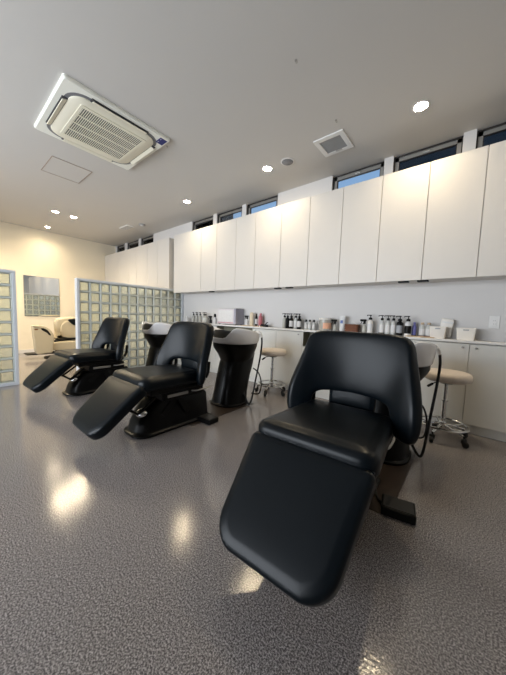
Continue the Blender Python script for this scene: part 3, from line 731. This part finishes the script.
slab_yz(curve2([(-0.10, 0.355), (0.3, 0.395), (0.62, 0.40), (0.62, 0.435), (0.3, 0.43), (-0.08, 0.38)], 3), -0.15, 0.04, 0.008, 2).build('seat_gap_shade', M['black'], cc, auto=False)  # black strip standing in for the shade in the gap under the back
slab_yz(curve2([(-0.13, 0.17), (0.3, 0.15), (0.60, 0.18), (0.62, 0.37), (0.3, 0.365), (-0.11, 0.345)], 4), -0.25, 0.10, 0.03).build('seat', M['cream'], cc, auto=False)
MB().box(-0.18, 0.14, -0.60, 0.12, 0.10, 0.125, 0.01).build('footrest', M['black'], cc, smooth=False)
MB().lathe([(0, 0.001), (0.28, 0.001), (0.28, 0.02), (0.10, 0.04), (0.07, 0.06), (0.07, 0.20), (0, 0.20)], 28, T(-0.02, 0.0, 0)).build('base', M['black'], cc)

# ================================================================== THINGS ON THE WORKTOP
Z0 = 0.9202
def pump_bottle(x, label, body='clear', lab='label_white', h=0.165, r=0.030, y=3.40, group='pump bottles on the worktop', base=None, rz=0.0):
    c = empty('pump_bottle', (x, y, Z0), rz, label, 'pump bottle', group)
    MB().lathe([(0, 0), (r*0.94, 0), (r, 0.004), (r, h*0.80), (r*0.93, h*0.88), (r*0.5, h*0.96), (r*0.42, h), (0, h)], 20).build('body', M[body], c)
    if lab: MB().loft([[((r+0.0008)*math.cos(a), (r+0.0008)*math.sin(a), z) for a in [2*PI*k/20 for k in range(20)]] for z in (h*0.18, h*0.70)], cap=False).build('label', M[lab], c)
    if base: MB().lathe([(0, 0.0002), (r+0.006, 0.0002), (r+0.006, 0.022), (0, 0.022)], 20).build('base_ring', M[base], c)
    MB().lathe([(0, h), (r*0.62, h), (r*0.62, h+0.022), (r*0.3, h+0.028), (r*0.16, h+0.030), (r*0.16, h+0.052), (0, h+0.052)], 16).build('collar', M['black'], c)
    MB().box(-0.012, 0.012, -0.011, 0.011, h+0.048, h+0.060, 0.004).box(-0.042, 0.0, -0.007, 0.007, h+0.050, h+0.059, 0.003).box(-0.043, -0.036, -0.005, 0.005, h+0.042, h+0.055, 0.002).build('pump_head', M['black'], c, smooth=False)
    return c
def cap_bottle(x, label, body, cap, h, r, y=3.40, lab=None, base=None, group=None, sy=1.0, caph=0.022):
    c = empty('capped_bottle', (x, y, Z0), 0, label, 'bottle', group)
    MB().lathe([(0, 0), (r*0.94, 0), (r, 0.003), (r, h*0.74), (r*0.85, h*0.86), (r*0.45, h*0.95), (r*0.4, h), (0, h)], 20, sy=sy).build('body', M[body], c)
    MB().lathe([(0, h), (r*0.6, h), (r*0.56, h+caph), (0, h+caph+0.002)], 16, sy=sy).build('cap', M[cap], c)
    if lab: MB().loft([[((r+0.0008)*math.cos(a), sy*(r+0.0008)*math.sin(a), z) for a in [2*PI*k/20 for k in range(20)]] for z in (h*0.2, h*0.66)], cap=False).build('label', M[lab], c)
    if base: MB().lathe([(0, 0.0002), (r+0.002, 0.0002), (r+0.002, 0.016), (0, 0.016)], 20, sy=sy).build('base_band', M[base], c)
def spray_bottle(x, label, body, h=0.10, r=0.024, y=3.40, rz=0.3):
    c = empty('spray_bottle', (x, y, Z0), rz, label, 'spray bottle', 'spray bottles on the worktop')
    MB().lathe([(0, 0), (r*0.95, 0), (r, 0.003), (r, h*0.72), (r*0.45, h*0.95), (r*0.42, h), (0, h)], 18).build('body', M[body], c)
    MB().lathe([(0, h), (r*0.6, h), (r*0.6, h+0.018), (0, h+0.018)], 14).build('collar', M['black'], c)
    MB().box(-0.050, 0.024, -0.012, 0.012, h+0.030, h+0.058, 0.006).box(-0.012, 0.014, -0.011, 0.011, h+0.012, h+0.036, 0.003).box(-0.006, 0.002, -0.007, 0.007, -0.05, 0.0, 0.003, T(-0.022, 0, h+0.036, ry=0.45)).build('trigger_head', M['black'], c, smooth=False)

cap_bottle(-4.63, 'white bottle in the worktop corner against the glass blocks', 'label_white', 'white', 0.10, 0.035)
for x, l, y in ((-4.405, 'pale pump bottle, first of the corner row beside the glass blocks', 3.40), (-4.30, 'pale pump bottle, second of the corner row', 3.40), (-4.19, 'pale pump bottle, third of the corner row', 3.40), (-4.085, 'pale pump bottle, fourth of the corner row', 3.41), (-4.01, 'pale pump bottle at the microwave end of the corner row', 3.39)):
    pump_bottle(x, l, 'amber_clear', 'clear' if x > -4.1 else None, 0.150, 0.029, y, group='pale pump bottles by the glass blocks')
spray_bottle(-3.875, 'dark spray bottle left of the microwave', 'black', 0.085, 0.026)
cap_bottle(-3.735, 'white bottle with black top touching the left side of the microwave', 'label_white', 'black', 0.125, 0.036, y=3.38, caph=0.06)

mw = empty('microwave_oven', (-3.34, 3.385, Z0), 0, 'small pale pinkish-white microwave oven on the worktop', 'microwave')
MB().box(-0.215, 0.235, -0.085, 0.105, 0.012, 0.285, 0.006).build('body', M['micro2'], mw, smooth=False)
MB().box(-0.215, 0.19, -0.105, -0.086, 0.014, 0.283, 0.004).build('door', M['micro'], mw, smooth=False)
MB().box(-0.19, 0.165, -0.107, -0.1055, 0.055, 0.255, 0.0).build('window', M['label_white'], mw, smooth=False)
MB().box(0.192, 0.235, -0.105, -0.086, 0.014, 0.283, 0.004).build('control_panel', M['micro2'], mw, smooth=False)
MB().box(-0.2, 0.18, -0.11, -0.1055, 0.032, 0.042, 0.001).build('handle', M['pink'], mw, smooth=False)
MB().box(-0.215, 0.235, -0.095, 0.105, 0.2855, 0.292, 0.003).build('top_cover', M['white'], mw, smooth=False)
ft = MB()
for a in (-0.19, 0.20):
    for b in (-0.07, 0.08): ft.lathe([(0, 0), (0.014, 0), (0.014, 0.012), (0, 0.012)], 12, T(a, b, 0))
ft.build('feet', M['black'], mw)

spray_bottle(-2.945, 'white spray bottle with black trigger right of the microwave', 'label_white', 0.115, 0.028)
tag(MB().lathe([(0, 0), (0.036, 0), (0.038, 0.004), (0.036, 0.20), (0.03, 0.225), (0.012, 0.23), (0, 0.231)], 20, sy=0.7).build('bottle', M['beige'], loc=(-2.855, 3.41, Z0)), 'tall beige bottle beside the white spray bottle', 'bottle')
cap_bottle(-2.742, 'narrow dark bottle with white band next to the pink bottle', 'black', 'black', 0.185, 0.021, lab='label_white')
cap_bottle(-2.680, 'pink-red bottle standing right of the narrow dark one', 'pink', 'pink', 0.195, 0.034, y=3.43)
k_ = empty('clipper_charger', (-2.555, 3.38, Z0), 0.2, 'low black gadget with a chrome end lying right of the pink bottle', 'hair clipper')
MB().box(-0.06, 0.06, -0.03, 0.03, 0, 0.040, 0.012).build('body', M['black'], k_, smooth=False)
MB().tube([(0.02, 0, 0.04), (0.035, 0, 0.065), (0.06, 0, 0.07)], 0.008, 8).build('blade_arm', M['black'], k_)
MB().lathe([(0, 0), (0.018, 0), (0.018, 0.02), (0, 0.022)], 14, T(-0.085, 0, 0)).build('tip', M['chrome'], k_)

for x, b, l, y, lb in ((-2.190, 'amber_clear', 'leftmost pump bottle of the row of five behind the far stool', 3.40, None),
                (-2.130, 'black', 'solid black pump bottle, second in the row of five behind the far stool', 3.39, None),
                (-2.070, 'black', 'white-labelled dark pump bottle in the centre of the row of five', 3.40, 'label_white'),
                (-1.993, 'clear', 'clear pump bottle, fourth in the row of five', 3.40, 'label_white'),
                (-1.930, 'black', 'rightmost black pump bottle of the row of five, with a white label', 3.39, 'label_white')):
    pump_bottle(x, l, b, lb, 0.165, 0.030, y, group='five pump bottles behind the far stool')
for x, l in ((-1.822, 'left one of three small clear bottles with black caps'), (-1.765, 'middle one of three small clear bottles with black caps'), (-1.700, 'right one of three small clear bottles with black caps')):
    cap_bottle(x, l, 'clear', 'black', 0.112, 0.025, lab='label_white', group='three small black-capped bottles', caph=0.030)
j = empty('storage_jar', (-1.53, 3.39, Z0), 0, 'wide clear plastic jar with peach contents just above the chair back left shoulder', 'jar')
MB().lathe([(0, 0), (0.078, 0), (0.082, 0.005), (0.082, 0.15), (0, 0.15)], 26).build('body', M['clearjar'], j)
MB().lathe([(0, 0.150), (0.086, 0.150), (0.086, 0.168), (0.080, 0.174), (0, 0.176)], 26).build('lid', M['bin'], j)
MB().loft([[(0.0832*math.cos(a), 0.0832*math.sin(a), z) for a in [-1.5+1.9*k/10 for k in range(11)]] for z in (0.03, 0.11)], cap=False, closed=False).build('label', M['peach'], j)
spray_bottle(-1.395, 'black-headed spray bottle right of the peach jar', 'amber_clear', 0.10, 0.026)
tb = empty('standing_tube', (-1.300, 3.40, Z0), 0, 'white standing tube with a blue printed mark', 'tube')
MB().loft([[(0.030*math.cos(a), 0.022*math.sin(a), 0.025) for a in [2*PI*k/20 for k in range(20)]], [(0.034*math.cos(a), 0.018*math.sin(a), 0.09) for a in [2*PI*k/20 for k in range(20)]], [(0.039*math.cos(a), 0.003*math.sin(a), 0.21) for a in [2*PI*k/20 for k in range(20)]]]).build('body', M['label_white'], tb)
MB().lathe([(0, 0), (0.024, 0), (0.024, 0.024), (0, 0.024)], 18, sy=0.9).build('cap', M['white'], tb)
MB().box(-0.016, 0.016, -0.022, -0.0155, 0.11, 0.15).build('printed_mark', M['bluelabel'], tb, smooth=False)
wk = empty('wicker_basket', (-1.157, 3.385, Z0), 0, 'small brown wicker basket on the worktop', 'basket')
MB().loft([[(x, y, z) for x, y in round_poly([(-a, -b), (a, -b), (a, b), (-a, b)], [0.012]*4, 4)] for a, b, z in ((0.072, 0.05, 0), (0.080, 0.057, 0.105), (0.074, 0.051, 0.105), (0.067, 0.045, 0.008))]).build('body', M['wicker'], wk)
hd = MB()
for z in (0.02, 0.045, 0.07, 0.095): hd.tube([(x, y, z) for x, y in round_poly([(-0.079-0.0, -0.056), (0.079, -0.056), (0.079, 0.056), (-0.079, 0.056)], [0.012]*4, 3)] + [(-0.079, -0.044, z)], 0.0065, 6, smooth=False)
hd.build('weave_bands', M['wicker'], wk)
MB().tube([(-0.05, -0.03, 0.105), (-0.03, 0, 0.125), (0.01, 0.01, 0.13), (0.05, 0, 0.105)], 0.004, 6).build('handle', M['white'], wk)
spray_bottle(-1.02, 'black-headed clear spray bottle between the wicker basket and the cream pump bottle', 'amber_clear', 0.115, 0.026)
pump_bottle(-0.950, 'cream pump bottle standing alone right of the wicker basket', 'bin', 'label_white', 0.170, 0.033, group=None)
for x, b, l, lb, bs in ((-0.817, 'clear', 'clear pump bottle standing in a black ring at the left of the four', 'label_white', 'black'), (-0.753, 'clear', 'second of the four clear and dark pump bottles, white label', 'label_white', None), (-0.694, 'clear', 'third of the four pump bottles, white label', 'label_white', None), (-0.628, 'black', 'large all-black pump bottle, last of the four', 'label_grey', None)):
    pump_bottle(x, l, b, lb, 0.168 if b != 'black' else 0.165, 0.0265 if b != 'black' else 0.034, group='four pump bottles above the chair back', base=bs)
pump_bottle(-0.540, 'white pump bottle with a square black label, beside the violet bottle', 'label_white', 'black', 0.165, 0.033, 3.37, group=None)
cap_bottle(-0.487, 'slim violet bottle tucked beside the white pump bottle with black label', 'purple', 'purple', 0.135, 0.022, y=3.43, base='black')
cap_bottle(-0.407, 'left one of two pale white bottles with dark red bases', 'clear', 'wood', 0.135, 0.029, lab='label_white', base='redcap', group='two pale bottles with red bases')
cap_bottle(-0.347, 'right one of two pale white bottles with dark red bases', 'clear', 'wood', 0.135, 0.029, lab='label_white', base='redcap', group='two pale bottles with red bases')
def tray(x, w_, l):
    tag(MB().box(-w_/2, w_/2, -0.035, 0.035, 0, 0.011, 0.003).build('wooden_board', M['wood'], smooth=False, loc=(x, 3.292, Z0)), l, 'wooden board', 'thin wooden boards on the worktop')
tray(-0.41, 0.26, 'thin light wood board at the worktop edge left of the white bins')
tray(-2.75, 0.42, 'thin light wood board at the worktop edge right of the microwave')
def bin_(x, y, w_, d_, h, l, rz=0):
    c = empty('plastic_bin', (x, y, Z0), rz, l, 'storage bin', 'white plastic bins on the worktop')
    MB().loft([[(px, py, z) for px, py in round_poly([(-a, -b), (a, -b), (a, b), (-a, b)], [0.012]*4, 4)] for a, b, z in ((w_*.43, d_*.43, 0), (w_*.5, d_*.5, h), (w_*.5-0.004, d_*.5-0.004, h), (w_*.43-0.004, d_*.43-0.004, 0.004))]).build('body', M['bin'], c)
    q = MB(); P = round_poly([(-w_*.5, -d_*.5), (w_*.5, -d_*.5), (w_*.5, d_*.5), (-w_*.5, d_*.5)], [0.012]*4, 4)
    q.tube([(a, b, h) for a, b in P]+[(P[0][0], P[0][1], h)], 0.004, 6, smooth=False)
    q.build('rim', M['bin'], c)
    MB().box(-0.022, 0.022, -d_*.5-0.0025, -d_*.5+0.003, h-0.022, h-0.010, 0.002).build('grip_hole', M['label_grey'], c, smooth=False)
bin_(-0.258, 3.335, 0.142, 0.12, 0.118, 'left white plastic bin on the worktop')
bin_(-0.032, 3.375, 0.155, 0.13, 0.115, 'right white plastic bin on the worktop, nearest the wall outlet')
c = empty('paper_towel_pack', (-0.205, 3.452, Z0), 0, 'taller white tilted pack standing behind the left bin', 'towel pack')
MB().box(-0.065, 0.05, -0.025, 0.025, 0, 0.205, 0.02, T(0, 0, 0.002, ry=0.12)).build('pack', M['bin'], c)
MB().box(-0.055, 0.045, -0.027, 0.027, 0.155, 0.18, 0.008, T(0.002, 0, 0.0, ry=0.12)).build('fold', M['white'], c)
